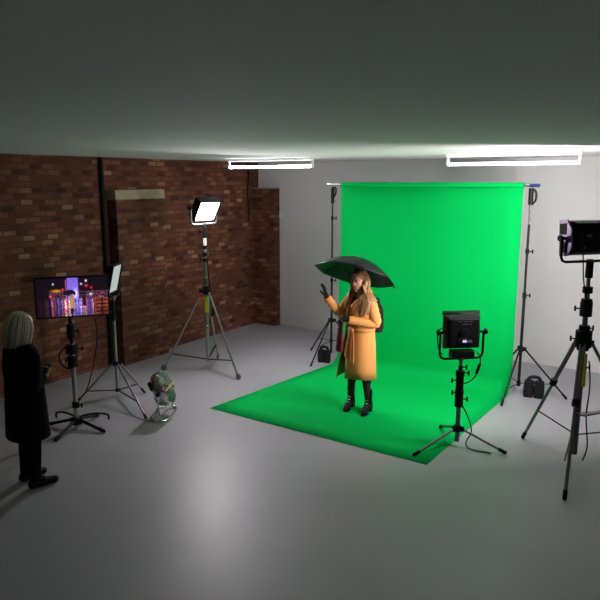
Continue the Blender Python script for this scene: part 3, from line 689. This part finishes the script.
for k in range(44):                                     # front locks swept from the parting to the temples
    side = 1 if k % 2 else -1; q = rr.random(); xf = .074 - .07 * q; zf = .092 + .036 * min(1, q * 1.6)
    P0 = [Vector((xf, side * .004, zf + .004)), Vector((xf * .98 + .004, side * .030, zf - .006)), Vector((xf * .75 + .004, side * (.056 + .006 * q), zf - .026)), Vector((xf * .45, side * .078, .045)), Vector((xf * .2 - .01, side * .086, .0)), Vector((-.005, side * .090, -.07))]
    pp = spline([hp(q_) for q_ in P0], 3); n_ = len(pp)
    mb.tube(pp, [.0085 if q_ < n_ - 3 else .0085 * (n_ - q_) / 4 for q_ in range(n_)], 7)
for k in range(190):
    side = 1 if rr.random() < .58 else -1; u = rr.random()
    ang = rad(84 + 96 * u) * side
    z0 = .125 - .01 * rr.random(); x0 = .02 - .06 * u
    r1 = .082 + .016 * rr.random(); wav = .008 + .008 * rr.random(); ph = rr.random() * 6
    ln = .27 + .15 * rr.random() - (.03 if u > .7 else 0)
    P0 = [Vector((x0, side * .008, z0 + .008)), Vector((x0 * .6 + .6 * r1 * math.cos(ang) * 1.1, .62 * r1 * math.sin(ang), .108)), Vector((r1 * math.cos(ang) * 1.12 - .012, r1 * math.sin(ang) * 1.02, .035))]
    for j in range(1, 7):
        f = j / 6
        P0.append(Vector(((r1 + .022 * f) * math.cos(ang * (1 - .46 * f)) * 1.12 - .012 + wav * math.cos(ph + j * 1.9) + .035 * f, (r1 + .020 * f) * math.sin(ang * (1 - .30 * f)) * 1.02 + wav * math.sin(ph + j * 1.9), .035 - ln * f)))
    pp = [push(q) for q in spline([hp(q) for q in P0], 4)]; n_ = len(pp)
    mb.tube(pp, [(.0085 + .0065 * math.sin(math.pi * min(1, q / n_ + .18))) * (1 if q < n_ - 4 else (n_ - q) / 5 + .05) for q in range(n_)], 7)
mb.build('hair', 'hair', wm, solid=0, smooth=80)['label'] = 'long wavy honey-brown hair'

# bag on her back
bag = thing('backpack', 'dark brown backpack behind the woman in the camel coat', 'bag', (FX, FY, 0), FROT)
mb = MB(); rings = []
for k in range(11):
    f = k / 10; z_ = .96 + .36 * f; g = 1 if f < .6 else 1 - .42 * ((f - .6) / .4) ** 2; g *= .95 if f < .05 else 1
    rings.append([(-.215 + .072 * g * math.copysign(abs(math.cos(a_)) ** .6, math.cos(a_)), -.005 + .13 * g * math.copysign(abs(math.sin(a_)) ** .6, math.sin(a_)), z_) for a_ in [2 * math.pi * j / 28 for j in range(28)]])
mb.loft(rings, True, True).build('body', 'bag', bag, bevel=.006)
mb = MB(); mb.box((-.288, -.005, 1.05), (.02, .19, .14)); mb.build('front_pocket', 'bag', bag, bevel=.008)
MB().tube(spline([(-.215, -.02, 1.315), (-.225, -.01, 1.355), (-.225, .07, 1.355), (-.215, .08, 1.315)]), .008, 8).build('carry_handle', 'leather', bag)
MB().box((-.262, .07, 1.285), (.012, .02, .014)).build('clasp', 'chrome', bag, bevel=.002)
for sg in (1, -1):
    MB().tube(spline([(-.15, .02 + sg * .08, 1.30), (-.135, sg * .10, 1.385), (-.09, sg * .115, 1.435), (-.02, sg * .12, 1.447)], 5), .018, 10, flat=.35).build('shoulder_strap', 'bag', bag)

# umbrella
hx, hy, hz = .50, 7.27, 1.125
ax = Vector((.22, .29, .80)).normalized(); LEN = .775
um = thing('umbrella', 'large open black umbrella held tilted over the woman in the camel coat', 'umbrella', (hx, hy, hz))
um.rotation_mode = 'QUATERNION'; um.rotation_quaternion = Vector((0, 0, 1)).rotation_difference(ax)
RU, DU = .485, .215
def can(a_, s_):
    k = (a_ / (math.pi / 4)) % 1; sag = math.sin(math.pi * k)
    r_ = RU * s_ * (1 - .045 * sag * s_); return (r_ * math.cos(a_), r_ * math.sin(a_), LEN - DU * s_ ** 1.9 + .012 * sag * s_ * (1 - s_) - .0 * sag)
mb = MB(); mb.loft([[can(2 * math.pi * k / 64 + .2 * 0, s_) for k in range(64)] for s_ in (.012, .15, .3, .45, .6, .75, .88, 1)], True)
mb.build('canopy', 'canopy', um, solid=.002, smooth=60)
for k in range(8):
    a_ = math.pi / 4 * k
    pts = [(p_[0], p_[1], p_[2] - .007) for p_ in [can(a_, s_) for s_ in (.02, .25, .5, .75, .98)]]
    rb = MB().tube(pts, .0028, 6).build('rib', 'blackm', um)
    p_ = can(a_, .5); MB().tube([(0.01 * math.cos(a_), .01 * math.sin(a_), LEN - .28), (p_[0], p_[1], p_[2] - .008)], .0025, 6).build('strut', 'blackm', rb)
    p_ = can(a_, 1); MB().cap((p_[0], p_[1], p_[2] - .002), (p_[0] * 1.02, p_[1] * 1.02, p_[2] - .012), .004, seg=8).build('tip', 'black', rb)
MB().tube([(0, 0, -.02), (0, 0, LEN - .002)], .0065, 10).build('shaft', 'blackm', um)
MB().tube([(0, 0, -.10), (0, 0, -.09), (0, 0, .07), (0, 0, .09)], [.012, .016, .014, .009], 14).build('handle', 'black', um)
MB().tube([(0, 0, LEN - .29), (0, 0, LEN - .265)], .013, 12).build('runner', 'black', um)
MB().cap((0, 0, LEN), (0, 0, LEN + .035), .007, .004).build('finial', 'steel', um)
p_ = Vector(can(rad(-20), 1)); MB().tube(spline([p_, p_ + Vector((.01, -.01, -.04)), p_ + Vector((.03, -.02, -.07))], 5), .008, 6, flat=.3).build('tie_strap', 'canopy', um)

# --- the crew member in black at the left edge: local +x forward, +y left
CX, CY = -2.455, 5.46; CROT = math.atan2(.72, .70)
c2 = Vector((.02, 0, 1.465)); 
rarm = dict(sh=(0, -.19, 1.27), el=(-.02, -.215, .98), wr=(.115, -.10, 1.0)); larm = dict(sh=(0, .19, 1.27), el=(-.01, .25, .98), wr=(.16, .12, .93))
mb = MB(); R2 = head(mb, c2, 0, rad(14))
mb.cap((-.02, 0, 1.27), (.0, 0, 1.40), .055, .05); mb.ball((0, 0, 1.14), (.12, .165, .19)); mb.ball((-.01, 0, 1.25), (.085, .175, .07)); mb.ball((0, 0, .93), (.125, .17, .2))
for q in (rarm, larm): mb.cap(q['sh'], q['el'], .05, .042); mb.cap(q['el'], q['wr'], .042, .027)
for sg in (1, -1):
    mb.cap((0, sg * .09, .84), (.01, sg * .10, .47), .09, .06); mb.cap((.01, sg * .10, .47), (-.01, sg * .10, .09), .056, .036); mb.cap((-.01, sg * .10, .06), (.14, sg * .12, .032), .036, .030)
RD = (.75, .45, .35); LDR = (.8, -.35, .2)
hand(mb, rarm['wr'], RD, (-.3, .3, 1), curl=(35, 45, 30), thumb_side=1)
hand(mb, larm['wr'], LDR, (0, -.4, 1), curl=(30, 35, 25), thumb_side=-1)
cw = mb.build('person', 'skin'); voxel(cw, .0048, 3); cw.location = (CX, CY, 0); cw.rotation_euler = (0, 0, CROT)
tag(cw, 'person with ash-blond bob in black at the left edge, seen from behind, holding a phone', 'person')
face_col(cw, c2, R2, (.55, .33, .24))
mb = MB(); mb.loft([ell(cx, 0, z, rx * .94, ry * .9, 44, 0, 360, .92) for z, rx, ry, cx in ((1.385, .060, .066, -.015), (1.35, .085, .10, -.012), (1.31, .105, .165, -.008), (1.26, .128, .205, 0), (1.15, .150, .215, 0), (1.0, .155, .21, 0), (.85, .165, .225, 0), (.65, .175, .235, 0), (.48, .185, .245, 0))], True)
for q in (rarm, larm):
    s0, e0, w0 = Vector(q['sh']), Vector(q['el']), Vector(q['wr']); d0 = (w0 - e0).normalized()
    pts = spline([s0 + Vector((0, -s0.y * .35, .012)), s0 + (e0 - s0) * .12, s0.lerp(e0, .5), e0 - (e0 - s0).normalized() * .03, e0 + d0 * .045, e0.lerp(w0, .55), w0 - d0 * .0], 5)
    n_ = len(pts); mb.tube(pts, [.066 + .014 * math.sin(math.pi * min(1, k / n_ * 1.6)) - .016 * k / n_ for k in range(n_)], 18)
mb.build('coat', 'blackc', cw, solid=.01, smooth=70)
for sg in (1, -1):
    mb = MB(); mb.cap((0, sg * .09, .80), (.01, sg * .10, .47), .095, .068); mb.cap((.01, sg * .10, .47), (-.01, sg * .10, .10), .066, .052); voxel(mb.build('trouser_leg', 'blackc', cw), .007, 3)
    mb = MB(); mb.cap((-.035, sg * .10, .045), (.06, sg * .11, .05), .045, .045); mb.cap((.06, sg * .11, .045), (.16, sg * .122, .038), .043, .034)
    sh = mb.build('shoe', 'leather', cw); voxel(sh, .006, 3)
mb = MB(); rg = []; hp2 = lambda p_: c2 + R2 @ Vector(p_)
for j in range(10):
    th = rad(6 + 84 * j / 9); z_ = .036 + .096 * math.cos(th); r_ = math.sin(th); op = 0 if j < 4 else 30 + 5 * (j - 4)
    rg.append([hp2((-.016 + .114 * r_ * math.cos(a_), .092 * r_ * math.sin(a_), z_)) for a_ in [rad(op + (360 - 2 * op) * k / 36) for k in range(37)]])
mb.loft(rg, False); rr = random.Random(11)
for k in range(150):
    side = rr.choice((1, -1)); ang = rad(48 + 132 * rr.random()) * side; r1 = .090 + .014 * rr.random(); ln = .20 + .025 * rr.random()
    P0 = [(-.02, side * .008, .137), (-.03 + .7 * r1 * math.cos(ang), .72 * r1 * math.sin(ang), .112), (r1 * math.cos(ang) * 1.2 - .016, r1 * math.sin(ang) * 1.04, .035), (r1 * math.cos(ang) * 1.26 - .016, r1 * math.sin(ang) * 1.12, -.06), (r1 * math.cos(ang) * 1.16 - .012, r1 * math.sin(ang) * 1.10, .035 - ln)]
    pp = spline([hp2(q) for q in P0], 4); n_ = len(pp)
    mb.tube(pp, [.009 if q < n_ - 3 else .009 * (n_ - q) / 4 for q in range(n_)], 6)
mb.build('hair', 'ghair', cw, smooth=80)['label'] = 'straight ash-blond bob'
wv = Vector(rarm['wr']) + Vector(RD).normalized() * .075 + Vector((-.01, .01, .035))
ph = thing('phone', 'slim dark phone held up by the person in black', 'phone', (0, 0, 0))
m4 = Matrix.Translation((CX, CY, 0)) @ Matrix.Rotation(CROT, 4, 'Z'); ph.location = m4 @ wv
ph.rotation_euler = (rad(28), rad(-8), CROT - rad(60))
MB().box((0, 0, 0), (.072, .148, .008)).build('body', 'black', ph, bevel=.003); MB().box((0, 0, .0045), (.066, .138, .001)).build('screen', 'glass', ph)
